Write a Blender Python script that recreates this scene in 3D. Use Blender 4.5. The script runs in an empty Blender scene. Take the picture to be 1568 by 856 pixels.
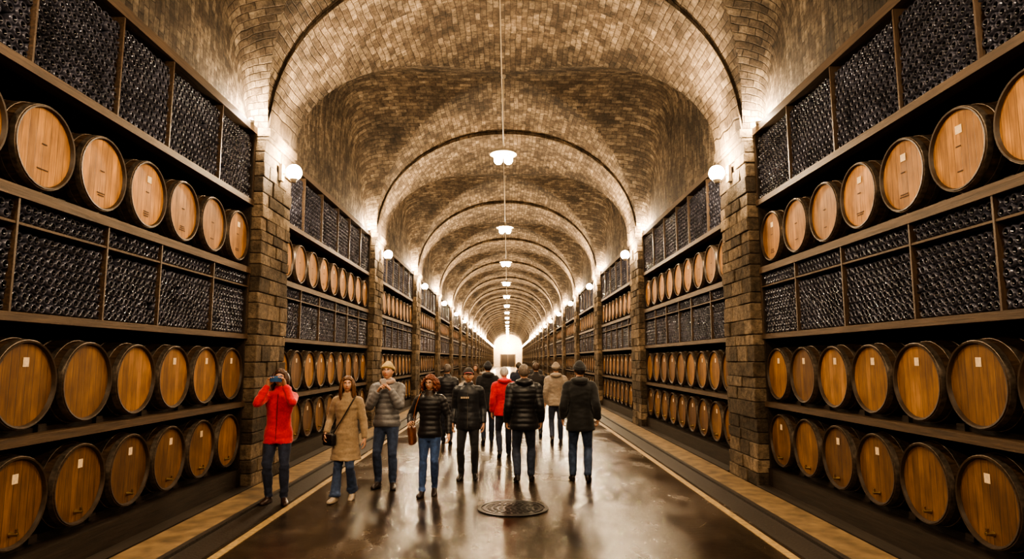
import bpy, bmesh, math, random
import numpy as np
from mathutils import Vector, Matrix, noise
from mathutils.bvhtree import BVHTree
random.seed(7)
V=Vector
sc=bpy.context.scene
col=sc.collection
PITCH=8.2; P1=10.1; NB=21; HW=3.58; RX=3.75; SPR=5.25; PH=.6
CAMX=0.04; CAMZ=1.8
ZOOM=1

# ------------------------------------------------------------ materials
def new_mat(name):
    m=bpy.data.materials.new(name); m.use_nodes=True
    nt=m.node_tree; b=nt.nodes['Principled BSDF']
    return m,nt,b
def N(nt,t,**kw):
    n=nt.nodes.new(t)
    for k,v in kw.items():
        if k in n.inputs: n.inputs[k].default_value=v
        else: setattr(n,k,v)
    return n
def L(nt,a,b): nt.links.new(a,b)
def ramp(nt,fac,stops):
    r=nt.nodes.new('ShaderNodeValToRGB'); e=r.color_ramp.elements
    while len(e)<len(stops): e.new(0.5)
    for i,(p,c) in enumerate(stops):
        e[i].position=p; e[i].color=(c[0],c[1],c[2],1) if not isinstance(c,(int,float)) else (c,c,c,1)
    L(nt,fac,r.inputs[0]); return r.outputs[0]
def mixc(nt,f,a,b,mode='MIX'):
    m=nt.nodes.new('ShaderNodeMix'); m.data_type='RGBA'; m.blend_type=mode
    for i,v in ((0,f),(6,a),(7,b)):
        if isinstance(v,(int,float)): m.inputs[i].default_value=v
        elif isinstance(v,(tuple,list)): m.inputs[i].default_value=(*v,1)
        else: L(nt,v,m.inputs[i])
    return m.outputs[2]
def math_(nt,op,a,b=0.0):
    m=nt.nodes.new('ShaderNodeMath'); m.operation=op
    for i,v in ((0,a),(1,b)):
        if isinstance(v,(int,float)): m.inputs[i].default_value=v
        else: L(nt,v,m.inputs[i])
    return m.outputs[0]
def bump(nt,b,h,strength=.3,dist=.02):
    n=nt.nodes.new('ShaderNodeBump'); n.inputs['Strength'].default_value=strength; n.inputs['Distance'].default_value=dist
    L(nt,h,n.inputs['Height']); L(nt,n.outputs[0],b.inputs['Normal'])
def simple(name,c,rough=.6,metal=0,nscale=0,namp=.25,bstr=0,coat=0):
    m,nt,b=new_mat(name)
    b.inputs['Roughness'].default_value=rough; b.inputs['Metallic'].default_value=metal
    b.inputs['Coat Weight'].default_value=coat
    if nscale:
        tc=N(nt,'ShaderNodeTexCoord'); n=N(nt,'ShaderNodeTexNoise',Scale=nscale,Detail=5.0)
        L(nt,tc.outputs['Object'],n.inputs['Vector'])
        a=[x*(1-namp) for x in c]; d=[min(1,x*(1+namp)) for x in c]
        L(nt,ramp(nt,n.outputs[0],[(.3,a),(.7,d)]),b.inputs['Base Color'])
        if bstr: bump(nt,b,n.outputs[0],bstr,.01)
    else: b.inputs['Base Color'].default_value=(*c,1)
    return m
def emis(name,c,s):
    m,nt,b=new_mat(name); b.inputs['Base Color'].default_value=(*c,1)
    b.inputs['Emission Color'].default_value=(*c,1); b.inputs['Emission Strength'].default_value=s
    return m

def mat_brick():
    m,nt,b=new_mat('vault_brick')
    uv=N(nt,'ShaderNodeUVMap'); uv.uv_map='UVMap'
    nz0=N(nt,'ShaderNodeTexNoise',Scale=2.2,Detail=5.0); L(nt,uv.outputs[0],nz0.inputs['Vector'])
    warp=nt.nodes.new('ShaderNodeVectorMath'); warp.operation='MULTIPLY_ADD'
    L(nt,nz0.outputs['Color'],warp.inputs[0]); warp.inputs[1].default_value=(.12,.09,0); L(nt,uv.outputs[0],warp.inputs[2])
    br=N(nt,'ShaderNodeTexBrick'); L(nt,warp.outputs[0],br.inputs['Vector'])
    br.inputs['Scale'].default_value=1; br.inputs['Brick Width'].default_value=.27; br.inputs['Row Height'].default_value=.11
    br.inputs['Mortar Size'].default_value=.010; br.inputs['Mortar Smooth'].default_value=.8; br.inputs['Bias'].default_value=-.25
    br.inputs['Color1'].default_value=(.18,.132,.088,1); br.inputs['Color2'].default_value=(.50,.405,.295,1); br.inputs['Mortar'].default_value=(.11,.08,.053,1)
    n1=N(nt,'ShaderNodeTexNoise',Scale=.8,Detail=7.0,Roughness=.6); L(nt,uv.outputs[0],n1.inputs['Vector'])
    n2=N(nt,'ShaderNodeTexNoise',Scale=9,Detail=8.0,Roughness=.8); L(nt,uv.outputs[0],n2.inputs['Vector'])
    n3=N(nt,'ShaderNodeTexNoise',Scale=3.2,Detail=4.0,Roughness=.6); L(nt,uv.outputs[0],n3.inputs['Vector'])
    st=ramp(nt,n1.outputs[0],[(.35,(.40,.375,.35)),(.5,(.82,.80,.77)),(.68,(1.3,1.28,1.25))])
    c=mixc(nt,1.0,br.outputs['Color'],st,'MULTIPLY')
    st2=ramp(nt,n2.outputs[0],[(.37,(.38,.355,.33)),(.6,(1.22,1.2,1.18))])
    c=mixc(nt,1.0,c,st2,'MULTIPLY')
    st3=ramp(nt,n3.outputs[0],[(.38,(.72,.70,.68)),(.62,(1.15,1.15,1.15))])
    c=mixc(nt,1.0,c,st3,'MULTIPLY')
    L(nt,c,b.inputs['Base Color']); b.inputs['Roughness'].default_value=.8
    h=math_(nt,'SUBTRACT',math_(nt,'MULTIPLY',n2.outputs[0],1.8),br.outputs['Fac'])
    bump(nt,b,h,1.0,.06)
    return m
def mat_stone(name='pillar_stone',c1=(.085,.064,.044),c2=(.30,.232,.16)):
    m,nt,b=new_mat(name)
    tc=N(nt,'ShaderNodeTexCoord'); at=N(nt,'ShaderNodeAttribute'); at.attribute_name='rnd'
    n=N(nt,'ShaderNodeTexNoise',Scale=9,Detail=9.0,Roughness=.72); L(nt,tc.outputs['Object'],n.inputs['Vector'])
    n2=N(nt,'ShaderNodeTexNoise',Scale=1.6,Detail=5.0,Roughness=.6); L(nt,tc.outputs['Object'],n2.inputs['Vector'])
    c=mixc(nt,at.outputs['Fac'],c1,c2)
    c=mixc(nt,1.0,c,ramp(nt,n.outputs[0],[(.35,(.38,.36,.34)),(.65,(1.25,1.2,1.15))]),'MULTIPLY')
    c=mixc(nt,1.0,c,ramp(nt,n2.outputs[0],[(.35,(.65,.63,.6)),(.65,(1.15,1.15,1.15))]),'MULTIPLY')
    L(nt,c,b.inputs['Base Color']); b.inputs['Roughness'].default_value=.88
    bump(nt,b,n.outputs[0],1.0,.06); return m
def mat_head():
    m,nt,b=new_mat('barrel_head_oak')
    uv=N(nt,'ShaderNodeUVMap'); uv.uv_map='UVMap'; at=N(nt,'ShaderNodeAttribute'); at.attribute_name='rnd'
    sp=N(nt,'ShaderNodeSeparateXYZ'); L(nt,uv.outputs[0],sp.inputs[0])
    u=math_(nt,'DIVIDE',sp.outputs[0],.082)
    fr=math_(nt,'FRACT',u); fl=math_(nt,'FLOOR',u)
    d=math_(nt,'ABSOLUTE',math_(nt,'SUBTRACT',fr,.5))
    line=ramp(nt,d,[(.45,1.0),(.5,0.25)])
    wn=N(nt,'ShaderNodeTexWhiteNoise'); wn.noise_dimensions='1D'; L(nt,fl,wn.inputs['W'])
    mp=N(nt,'ShaderNodeMapping'); mp.inputs['Scale'].default_value=(60,4,1); L(nt,uv.outputs[0],mp.inputs[0])
    n=N(nt,'ShaderNodeTexNoise',Scale=1,Detail=5.0); L(nt,mp.outputs[0],n.inputs['Vector'])
    mp2=N(nt,'ShaderNodeMapping'); mp2.inputs['Scale'].default_value=(5,3,1); L(nt,uv.outputs[0],mp2.inputs[0])
    nb=N(nt,'ShaderNodeTexNoise',Scale=1,Detail=4.0); L(nt,mp2.outputs[0],nb.inputs['Vector'])
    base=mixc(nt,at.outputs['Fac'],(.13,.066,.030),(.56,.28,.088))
    base=mixc(nt,1.0,base,ramp(nt,wn.outputs[0],[(0,(.74,.72,.70)),(1,(1.12,1.12,1.12))]),'MULTIPLY')
    base=mixc(nt,1.0,base,ramp(nt,n.outputs[0],[(.3,(.62,.58,.52)),(.7,(1.12,1.10,1.05))]),'MULTIPLY')
    base=mixc(nt,1.0,base,ramp(nt,nb.outputs[0],[(.35,(.7,.66,.62)),(.65,(1.1,1.1,1.1))]),'MULTIPLY')
    base=mixc(nt,1.0,base,line,'MULTIPLY')
    L(nt,base,b.inputs['Base Color']); b.inputs['Roughness'].default_value=.6
    bump(nt,b,line,.4,.004); return m
def mat_stave():
    m,nt,b=new_mat('barrel_stave_dark')
    uv=N(nt,'ShaderNodeUVMap'); uv.uv_map='UVMap'
    mp=N(nt,'ShaderNodeMapping'); mp.inputs['Scale'].default_value=(5,40,1); L(nt,uv.outputs[0],mp.inputs[0])
    n=N(nt,'ShaderNodeTexNoise',Scale=1,Detail=4.0); L(nt,mp.outputs[0],n.inputs['Vector'])
    L(nt,ramp(nt,n.outputs[0],[(.3,(.03,.018,.011)),(.7,(.11,.068,.04))]),b.inputs['Base Color'])
    b.inputs['Roughness'].default_value=.45; bump(nt,b,n.outputs[0],.3,.005); return m
def mat_timber(name,c):
    m,nt,b=new_mat(name)
    tc=N(nt,'ShaderNodeTexCoord'); mp=N(nt,'ShaderNodeMapping'); mp.inputs['Scale'].default_value=(20,1.2,20); L(nt,tc.outputs['Object'],mp.inputs[0])
    n=N(nt,'ShaderNodeTexNoise',Scale=1.5,Detail=6.0,Roughness=.65); L(nt,mp.outputs[0],n.inputs['Vector'])
    L(nt,ramp(nt,n.outputs[0],[(.3,[x*.5 for x in c]),(.7,[x*1.4 for x in c])]),b.inputs['Base Color'])
    b.inputs['Roughness'].default_value=.6; bump(nt,b,n.outputs[0],.4,.01); return m
def mat_road():
    m,nt,b=new_mat('wet_asphalt')
    tc=N(nt,'ShaderNodeTexCoord')
    mp=N(nt,'ShaderNodeMapping'); mp.inputs['Scale'].default_value=(1,.5,1); L(nt,tc.outputs['Object'],mp.inputs[0])
    big=N(nt,'ShaderNodeTexNoise',Scale=1.1,Detail=8.0,Roughness=.7); L(nt,mp.outputs[0],big.inputs['Vector'])
    fine=N(nt,'ShaderNodeTexNoise',Scale=110,Detail=3.0); L(nt,tc.outputs['Object'],fine.inputs['Vector'])
    med=N(nt,'ShaderNodeTexNoise',Scale=14,Detail=5.0); L(nt,tc.outputs['Object'],med.inputs['Vector'])
    c=ramp(nt,big.outputs[0],[(.38,(.016,.012,.009)),(.58,(.066,.050,.036))])
    c=mixc(nt,1.0,c,ramp(nt,fine.outputs[0],[(.35,(.35,.35,.35)),(.7,(1.9,1.8,1.7))]),'MULTIPLY')
    L(nt,c,b.inputs['Base Color'])
    r=ramp(nt,big.outputs[0],[(.38,.07),(.5,.17),(.64,.33)])
    L(nt,r,b.inputs['Roughness'])
    b.inputs['Specular IOR Level'].default_value=.45
    b.inputs['Specular Tint'].default_value=(1,.93,.83,1)
    h=math_(nt,'ADD',math_(nt,'MULTIPLY',fine.outputs[0],.7),med.outputs[0])
    bump(nt,b,h,.42,.007); return m
def mat_cloth(name,c,rough=.75,amp=.25,scale=30,bs=.25,sheen=.2):
    m,nt,b=new_mat(name); tc=N(nt,'ShaderNodeTexCoord')
    n=N(nt,'ShaderNodeTexNoise',Scale=scale,Detail=5.0); L(nt,tc.outputs['Object'],n.inputs['Vector'])
    n2=N(nt,'ShaderNodeTexNoise',Scale=6,Detail=4.0); L(nt,tc.outputs['Object'],n2.inputs['Vector'])
    cc=mixc(nt,1.0,c,ramp(nt,n.outputs[0],[(.3,(1-amp,)*3),(.7,(1+amp,)*3)]),'MULTIPLY')
    cc=mixc(nt,1.0,cc,ramp(nt,n2.outputs[0],[(.3,(1-amp,)*3),(.7,(1+amp,)*3)]),'MULTIPLY')
    L(nt,cc,b.inputs['Base Color']); b.inputs['Roughness'].default_value=rough
    b.inputs['Sheen Weight'].default_value=sheen
    bump(nt,b,n2.outputs[0],bs,.02); return m

M={}
M['brick']=mat_brick(); M['stone']=mat_stone(); M['mortar']=simple('mortar',(.065,.048,.034),.9,0,20,.3,.3)
M['head']=mat_head(); M['stave']=mat_stave()
M['hoop']=simple('iron_hoop',(.24,.20,.165),.42,.8,25,.4,.1)
M['chime']=simple('barrel_chime',(.05,.032,.02),.5,0,20,.3,.1)
M['label']=simple('paper_label',(.75,.58,.38),.7,0,40,.15)
M['ink']=simple('stamp_ink',(.06,.025,.01),.7,0,60,.3)
M['brass']=simple('tap_brass',(.35,.25,.13),.3,.9,30,.2)
M['beam']=mat_timber('shelf_timber',(.09,.056,.032)); M['dark']=mat_timber('rack_timber_dark',(.03,.02,.013))
M['bottle']=simple('bottle_glass_rim_lit',(.07,.073,.10),.2,.25,3,.5,0,.7)  # rim highlight put into the colour: lighter copy of the glass
M['punt']=simple('bottle_glass_punt_shaded',(.008,.008,.011),.15,0,3,.3)  # same glass, with the shade of the hollow base painted in
M['wallm']=simple('cellar_wall',(.05,.035,.025),.9,0,5,.4,.4)
M['road']=mat_road()
M['line']=simple('yellow_road_paint',(.36,.245,.11),.5,0,18,.35,.2)
M['gutter']=simple('gutter_asphalt',(.03,.022,.016),.45,0,40,.5,.5)
M['walk']=simple('worn_walkway',(.19,.125,.06),.6,0,5,.45,.5)
M['iron']=simple('cast_iron',(.03,.026,.023),.35,.7,40,.4,.3)
M['bulb']=emis('bulb_glow',(1,.82,.56),60)
M['lampmetal']=simple('lamp_enamel',(.40,.34,.27),.4,.3,20,.15)
M['cable']=simple('cable_white',(.55,.45,.32),.5,0,10,.1)
M['skin']=simple('skin',(.55,.31,.205),.5,0,20,.08,.05)
M['lips']=simple('lips',(.45,.14,.11),.4,0,30,.1)
M['eyew']=simple('eye_white',(.8,.76,.72),.25,0,30,.03); M['iris']=simple('iris_dark',(.03,.018,.012),.2,0,30,.2)

# ------------------------------------------------------------ mesh builder
class MB:
    def __init__(s): s.v=[];s.f=[];s.m=[];s.uv=[];s.r=[]
    def add(s,vs,fs,mat=0,uvs=None,rnd=0.5):
        o=len(s.v); s.v+= [tuple(x) for x in vs]
        for i,f in enumerate(fs):
            s.f.append(tuple(o+j for j in f)); s.m.append(mat if isinstance(mat,int) else mat[i]); s.r.append(rnd)
            s.uv.append(uvs[i] if uvs else None)
    def box(s,x0,x1,y0,y1,z0,z1,mat=0,rnd=.5):
        vs=[(x,y,z) for x in (x0,x1) for y in (y0,y1) for z in (z0,z1)]
        s.add(vs,[(0,1,3,2),(4,6,7,5),(0,4,5,1),(2,3,7,6),(0,2,6,4),(1,5,7,3)],mat,None,rnd)
    def mesh(s,name,mats,smooth=True,autos=None):
        me=bpy.data.meshes.new(name); me.from_pydata(s.v,[],s.f)
        for mm in mats: me.materials.append(mm)
        me.polygons.foreach_set('material_index',s.m)
        me.polygons.foreach_set('use_smooth',[smooth]*len(s.f))
        uvl=me.uv_layers.new(name='UVMap')
        if any(u is not None for u in s.uv):
            flat=[]
            for f,u in zip(s.f,s.uv):
                if u is None: flat+= [0.0]*(2*len(f))
                else:
                    for q in u: flat+= [q[0],q[1]]
            uvl.data.foreach_set('uv',flat)
        a=me.attributes.new('rnd','FLOAT','FACE'); a.data.foreach_set('value',s.r)
        me.update()
        if autos is not None: me.set_sharp_from_angle(angle=math.radians(autos))
        return me
def obj(name,me,loc=(0,0,0),rot=0,parent=None):
    o=bpy.data.objects.new(name,me); col.objects.link(o); o.location=loc; o.rotation_euler=(0,0,rot)
    if parent: o.parent=parent
    return o
def empty(name,loc=(0,0,0),rot=0):
    o=bpy.data.objects.new(name,None); col.objects.link(o); o.location=loc; o.rotation_euler=(0,0,rot); o.empty_display_size=.1
    return o
def revolve(mb,prof,center,axis='x',n=24,mats=0,rnd=.5,uvoff=0):
    vs=[];fs=[];ms=[];uvs=[]
    cx,cy,cz=center
    for a,r in prof:
        for i in range(n):
            t=2*math.pi*i/n
            if axis=='x': vs.append((cx+a,cy+r*math.cos(t),cz+r*math.sin(t)))
            else: vs.append((cx+r*math.cos(t),cy+r*math.sin(t),cz+a))
    for k in range(len(prof)-1):
        mm=mats if isinstance(mats,int) else mats[k]
        for i in range(n):
            j=(i+1)%n
            q=(k*n+i,k*n+j,(k+1)*n+j,(k+1)*n+i)
            if axis=='z': q=q[::-1]
            fs.append(q); ms.append(mm)
            if mm==0:
                uvs.append([(vs[p][1]-cy+uvoff,vs[p][2]-cz+uvoff) for p in q])
            else:
                tt=[(i if p in (q[0],q[3]) else i+1) for p in q]
                uvs.append([(vs[p][0]-cx+uvoff,x/n*2.4+uvoff) for p,x in zip(q,tt)])
    mb.add(vs,fs,ms,uvs,rnd)

# ------------------------------------------------------------ ceiling vault
RISE=2.95
hb=PITCH/2-PH
def hA(x,a=HW,b=RISE,p=2.05):
    t=abs(x)/a
    return 0 if t>=1 else b*(1-t**p)**(1/p)
def hB(y,x):
    t=abs(y)/hb
    if t>=1: return 0
    s=max(0,1-(abs(x)/3.90)**9)**(1/9)
    return (RISE+.02)*(1-t**1.6)**(1/1.6)*s
xs=[HW*math.sin(math.pi/2*i/60) for i in range(61)]
xs+=[HW+.32*math.sin(math.pi/2*i/10) for i in range(1,11)]
xs=[-x for x in xs[:0:-1]]+xs
ysb=[hb*math.sin(math.pi/2*i/60) for i in range(-60,61)]
arcA=[0];arcX=[0]
for i in range(1,len(xs)):
    dx=xs[i]-xs[i-1]
    arcA.append(arcA[-1]+math.hypot(dx,hA(xs[i])-hA(xs[i-1])))
    arcX.append(arcX[-1]+math.hypot(dx,hB(0,xs[i])-hB(0,xs[i-1])))
arcY=[0]
for j in range(1,len(ysb)):
    arcY.append(arcY[-1]+math.hypot(ysb[j]-ysb[j-1],hB(ysb[j],0)-hB(ysb[j-1],0)))
mb=MB()
def strip(ylist,fn,kind):
    nx=len(xs); vs=[(x,y,SPR+fn(x,y)) for y in ylist for x in xs]
    fs=[];uv=[]
    for j in range(len(ylist)-1):
        for i in range(nx-1):
            q=(j*nx+i,(j+1)*nx+i,(j+1)*nx+i+1,j*nx+i+1)
            xm=(xs[i]+xs[i+1])/2; ym=(ylist[j]+ylist[j+1])/2
            if xm*ym<0: q=q[1:]+q[:1]
            fs.append(q)
            cB = kind=='bay' and hB(ym,xm)>hA(xm,HW,RISE-.0)
            idx=[(i,j),(i,j+1),(i+1,j+1),(i+1,j)]
            if xm*ym<0: idx=idx[1:]+idx[:1]
            if cB: uv.append([(arcX[a]+.37,arcY[b]) for a,b in idx])
            else: uv.append([(ylist[b]+20,arcA[a]) for a,b in idx])
    mb.add(vs,fs,0,uv)
strip(ysb,lambda x,y:max(hA(x,HW+.0,RISE),hB(y,x)),'bay')
rib=lambda x,y:hA(x,HW-.03,RISE-.13)
strip([hb+2*PH*q/5 for q in range(6)],rib,'rib')
nx=len(xs)
for yy,flip in ((hb,0),(hb+2*PH,1)):
    vs=[(x,yy,SPR+rib(x,0)) for x in xs]+[(x,yy,SPR+hA(x,HW+.0,RISE)) for x in xs]
    fs=[(i,i+1,nx+i+1,nx+i) for i in range(nx-1)]
    mb.add(vs,fs,0,[[(arcA[i],0),(arcA[i+1],0),(arcA[i+1],.09),(arcA[i],.09)] for i in range(nx-1)])
me=mb.mesh('ceiling',[M['brick']],True,9)
ceil=obj('ceiling',me,(0,P1-PITCH*2+PITCH/2,0))
ar=ceil.modifiers.new('bays','ARRAY'); ar.use_relative_offset=False; ar.use_constant_offset=True
ar.constant_offset_displace=(0,PITCH,0); ar.count=NB
Y0=P1-PITCH*2; Y1=Y0+PITCH*NB

# ------------------------------------------------------------ room shell
def boxobj(name,x0,x1,y0,y1,z0,z1,mat):
    b=MB(); b.box(x0,x1,y0,y1,z0,z1); return obj(name,b.mesh(name,[mat],False))
boxobj('wall_left',-5.1,-4.87,Y0-1,Y1+1,0,5.4,M['wallm'])
boxobj('wall_right',4.87,5.1,Y0-1,Y1+1,0,5.4,M['wallm'])
boxobj('wall_back',-5.1,5.1,Y0-1.3,Y0-1,0,9.2,M['wallm'])
boxobj('wall_end',-5.1,5.1,Y1+1,Y1+1.3,0,9.2,simple('end_wall_plaster',(.70,.58,.42),.85,0,3,.15,.2))
# end doorway with dark double gate
dg_=MB()
dg_.box(-1.7,1.7,-.10,0,0,2.9,0); dg_.box(-1.9,-1.7,-.16,0,0,3.1,1); dg_.box(1.7,1.9,-.16,0,0,3.1,1); dg_.box(-1.9,1.9,-.16,0,2.9,3.1,1); dg_.box(-.04,.04,-.13,0,0,2.9,1)
obj('door_1',dg_.mesh('door_1',[M['dark'],M['stone']],False),(0,Y1+1,0))
boxobj('floor',-5.1,5.1,Y0-1.3,Y1+1.3,-.3,0,M['road'])
for sx,nm in ((-1,'left'),(1,'right')):
    a,b=sorted((sx*2.74,sx*3.04)); boxobj('gutter_'+nm,a,b,Y0-1,Y1+1,-.001,.006,M['gutter'])
    a,b=sorted((sx*2.60,sx*2.69)); boxobj('road_line_'+nm,a,b,Y0-1,Y1+1,-.001,.005,M['line'])
    a,b=sorted((sx*3.10,sx*3.53)); boxobj('sidewalk_'+nm,a,b,Y0-1,Y1+1,-.001,.03,M['walk'])
    a,b=sorted((sx*3.04,sx*3.10)); boxobj('trim_kerb_'+nm,a,b,Y0-1,Y1+1,.0,.036,M['gutter'])

# ------------------------------------------------------------ pillar
bm=bmesh.new(); rl=bm.faces.layers.float.new('rnd')
z=.0; k=0
rng=random.Random(3)
while z<SPR-.16:
    h=rng.choice([.16,.19,.22,.24]); z1=min(z+h,SPR-.12)
    if k%2==0: cuts=[-PH,-.2+rng.uniform(-.08,.08),.22+rng.uniform(-.08,.08),PH]
    else: cuts=[-PH,-.36+rng.uniform(-.06,.06),.0+rng.uniform(-.06,.06),.34+rng.uniform(-.06,.06),PH] if rng.random()<.6 else [-PH,.0+rng.uniform(-.15,.15),PH]
    for c0,c1 in zip(cuts,cuts[1:]):
        r=bmesh.ops.create_cube(bm,size=1)
        fx=rng.uniform(-.028,.006); e0=-rng.uniform(0,.012) if c0==-PH else .004; e1=rng.uniform(0,.012) if c1==PH else -.004
        y0,y1=c0+e0,c1+e1
        for v in r['verts']:
            v.co=V((fx+rng.uniform(-.006,.006) if v.co.x>0 else -1.2,(y0 if v.co.y<0 else y1)+rng.uniform(-.003,.003),(z+.005 if v.co.z<0 else z1-.005)+rng.uniform(-.003,.003)))
        rv=rng.random()**1.3
        for f in set(f for v in r['verts'] for f in v.link_faces): f[rl]=rv
    z=z1;k+=1
bmesh.ops.bevel(bm,geom=bm.edges[:],offset=.014,segments=2,affect='EDGES',profile=.6)
core=bmesh.ops.create_cube(bm,size=1)
for v in core['verts']: v.co=V((-.035 if v.co.x>0 else -1.19,PH-.015 if v.co.y>0 else .015-PH,0 if v.co.z<0 else SPR-.1))
for f in set(f for v in core['verts'] for f in v.link_faces): f[rl]=0;f.material_index=1
for x1,za,zb,o in ((.05,SPR-.13,SPR-.005,.02),(.025,SPR-.18,SPR-.13,.01)):
    cp=bmesh.ops.create_cube(bm,size=1)
    for v in cp['verts']: v.co=V((x1 if v.co.x>0 else -1.2,(PH+o) if v.co.y>0 else -PH-o,za if v.co.z<0 else zb))
    for f in set(f for v in cp['verts'] for f in v.link_faces): f[rl]=.6
pil=bpy.data.meshes.new('stone_pillar'); bm.to_mesh(pil); bm.free()
pil.materials.append(M['stone']); pil.materials.append(M['mortar'])

# ------------------------------------------------------------ rack contents
def barrel(mb,y,z,rnd,row):
    R0=.345; BU=.042; Ln=.95
    def r(x): return R0+BU*(1-((x+Ln/2)/(Ln/2))**2)
    P=[(-.032,0.0),(-.032,.16),(-.032,.322),(-.003,.330),(0,R0-.001)]
    mt=[0,0,3,3]
    hoops=[(-.012,-.06),(-.125,-.165),(-.29,-.33)]
    for h0,h1 in hoops:
        P+=[(h0,r(h0)),(h0-.001,r(h0)+.005),(h1,r(h1)+.005),(h1-.001,r(h1))]; mt+=[1,2,2,2]
    for xx in (-.475,-.65,-.8,-.95): P.append((xx,r(xx))); mt.append(1)
    P.append((-.95,0)); mt.append(1)
    revolve(mb,P,(0,y,z),'x',36,mt,rnd,round(random.uniform(0,40)))
def quad(mb,x,y0,y1,z0,z1,mat):
    mb.box(x-.002,x,y0,y1,z0,z1,mat)
def make_rack(seed):
    random.seed(seed)
    fr=MB(); ba=MB(); bo=MB()
    Lh=PITCH/2-PH-.02
    fr.box(-1.1,.02,-Lh,Lh,0,.27,1); fr.box(.02,.20,-Lh,Lh,0,.035,1)
    def beam(z0,z1,x=.03): 
        fr.box(-.12,x,-Lh,Lh,z0,z1,0); fr.box(-1.1,-.12,-Lh,Lh,z0+.02,z1-.01,1)
    beam(1.13,1.20); beam(2.09,2.16); beam(3.04,3.13); beam(4.05,4.13); beam(5.14,5.245)
    fr.box(-1.12,-1.09,-Lh,Lh,.02,5.2,1)
    fr.box(-.3,-.27,-Lh,Lh,2.15,3.05,1); fr.box(-.3,-.27,-Lh,Lh,4.1,5.15,1)
    for yy in (-Lh+.02,Lh-.02): fr.box(-1.1,.0,yy-.02,yy+.02,.02,5.2,1)
    fr.box(-.10,.012,-Lh,Lh,2.835,2.855,0)
    nd=7
    for i in range(nd):
        yy=-Lh+.02+(2*Lh-.04)*i/(nd-1)+ (random.uniform(-.12,.12) if 0<i<nd-1 else 0)
        fr.box(-.14,.018,yy-.011,yy+.011,2.16,3.04,2)
        fr.box(-.14,.018,yy-.011,yy+.011,4.13,5.14,2)
    n=9; sp=2*Lh/n
    for row,zc in enumerate((.315+.385,1.215+.385,3.145+.385)):
        for i in range(n):
            y=-Lh+sp*(i+.5)+random.uniform(-.004,.004)
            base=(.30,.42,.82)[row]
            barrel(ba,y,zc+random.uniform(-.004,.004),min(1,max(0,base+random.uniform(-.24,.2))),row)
            dx=-.028
            if row<2:
                if random.random()<.85:
                    yo=random.uniform(.0,.05); quad(ba,dx,y-.035+yo,y+.03+yo,zc+.14,zc+.215,4)
            else:
                if random.random()<.4: quad(ba,dx,y-.02,y+.06,zc+.13,zc+.2,4)
                for kx in range(random.randint(1,3)):
                    w=random.uniform(.03,.07); zz=zc-.19-kx*.022
                    quad(ba,dx,y-w,y+w,zz,zz+.009,5)
                quad(ba,dx,y-.03,y+.03,zc+.02,zc+.03,5)
            if row==0:
                yo=random.uniform(-.04,.04)
                revolve(ba,[(.035,0.0),(.035,.012),(.0,.016),(-.03,.022),(-.03,0)],(0,y+yo,zc-.235),'x',12,6)
                ba.box(.012,.028,y+yo-.008,y+yo+.008,zc-.235,zc-.195,6)
        for xx in (-.2,-.75):
            fr.box(xx-.04,xx+.04,-Lh,Lh,(.25,1.17,3.1)[row],(.335,1.235,3.165)[row],1)
        for i in range(n+1):
            y=-Lh+sp*i
            if 0<i<n: fr.box(-.25,-.12,y-.05,y+.05,(.3,1.2,3.13)[row],(.36,1.26,3.19)[row],1)
    pr=[(-.05,0.0),(-.035,.016),(-.006,.024),(0,.031),(-.006,.0405),(-.12,.041)]
    mt=[1,1,0,0,0]
    nn=12
    cs=[(math.cos(2*math.pi*i/nn),math.sin(2*math.pi*i/nn)) for i in range(nn)]
    for z0,z1 in ((2.165,3.03),(4.135,5.13)):
        r=0; zz=z0+.043
        while zz<z1-.037:
            off=.0445*(r%2); y=-Lh+.085+off
            while y<Lh-.08:
                if random.random()>.008 and not (z0<3 and abs(zz-2.845)<.03):
                    dx=-.008-random.random()*.022; dy=random.uniform(-.002,.002); dz=random.uniform(-.002,.002)
                    vs=[(dx+pr[0][0],y+dy,zz+dz)]
                    for a,rr in pr[1:]:
                        vs+=[(dx+a,y+dy+rr*c,zz+dz+rr*s) for c,s in cs]
                    fs=[(0,1+i,1+(i+1)%nn) for i in range(nn)]; ms=[1]*nn
                    for k in range(len(pr)-2):
                        o=1+k*nn
                        fs+=[(o+i,o+nn+i,o+nn+(i+1)%nn,o+(i+1)%nn) for i in range(nn)]; ms+=[mt[k+1]]*nn
                    bo.add(vs,fs,ms)
                y+=.089
            zz+=.0772; r+=1
    a=fr.mesh('rack_frame',[M['beam'],M['dark'],M['stave']],False)
    b=ba.mesh('barrels',[M['head'],M['stave'],M['hoop'],M['chime'],M['label'],M['ink'],M['brass']],True,40)
    c=bo.mesh('bottles',[M['bottle'],M['punt']],True,60)
    return a,b,c
def recalc(me):
    bm=bmesh.new(); bm.from_mesh(me); bmesh.ops.recalc_face_normals(bm,faces=bm.faces[:]); bm.to_mesh(me); bm.free()
racks=[make_rack(11),make_rack(23)]
for r in racks: recalc(r[1]); recalc(r[0])

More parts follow.
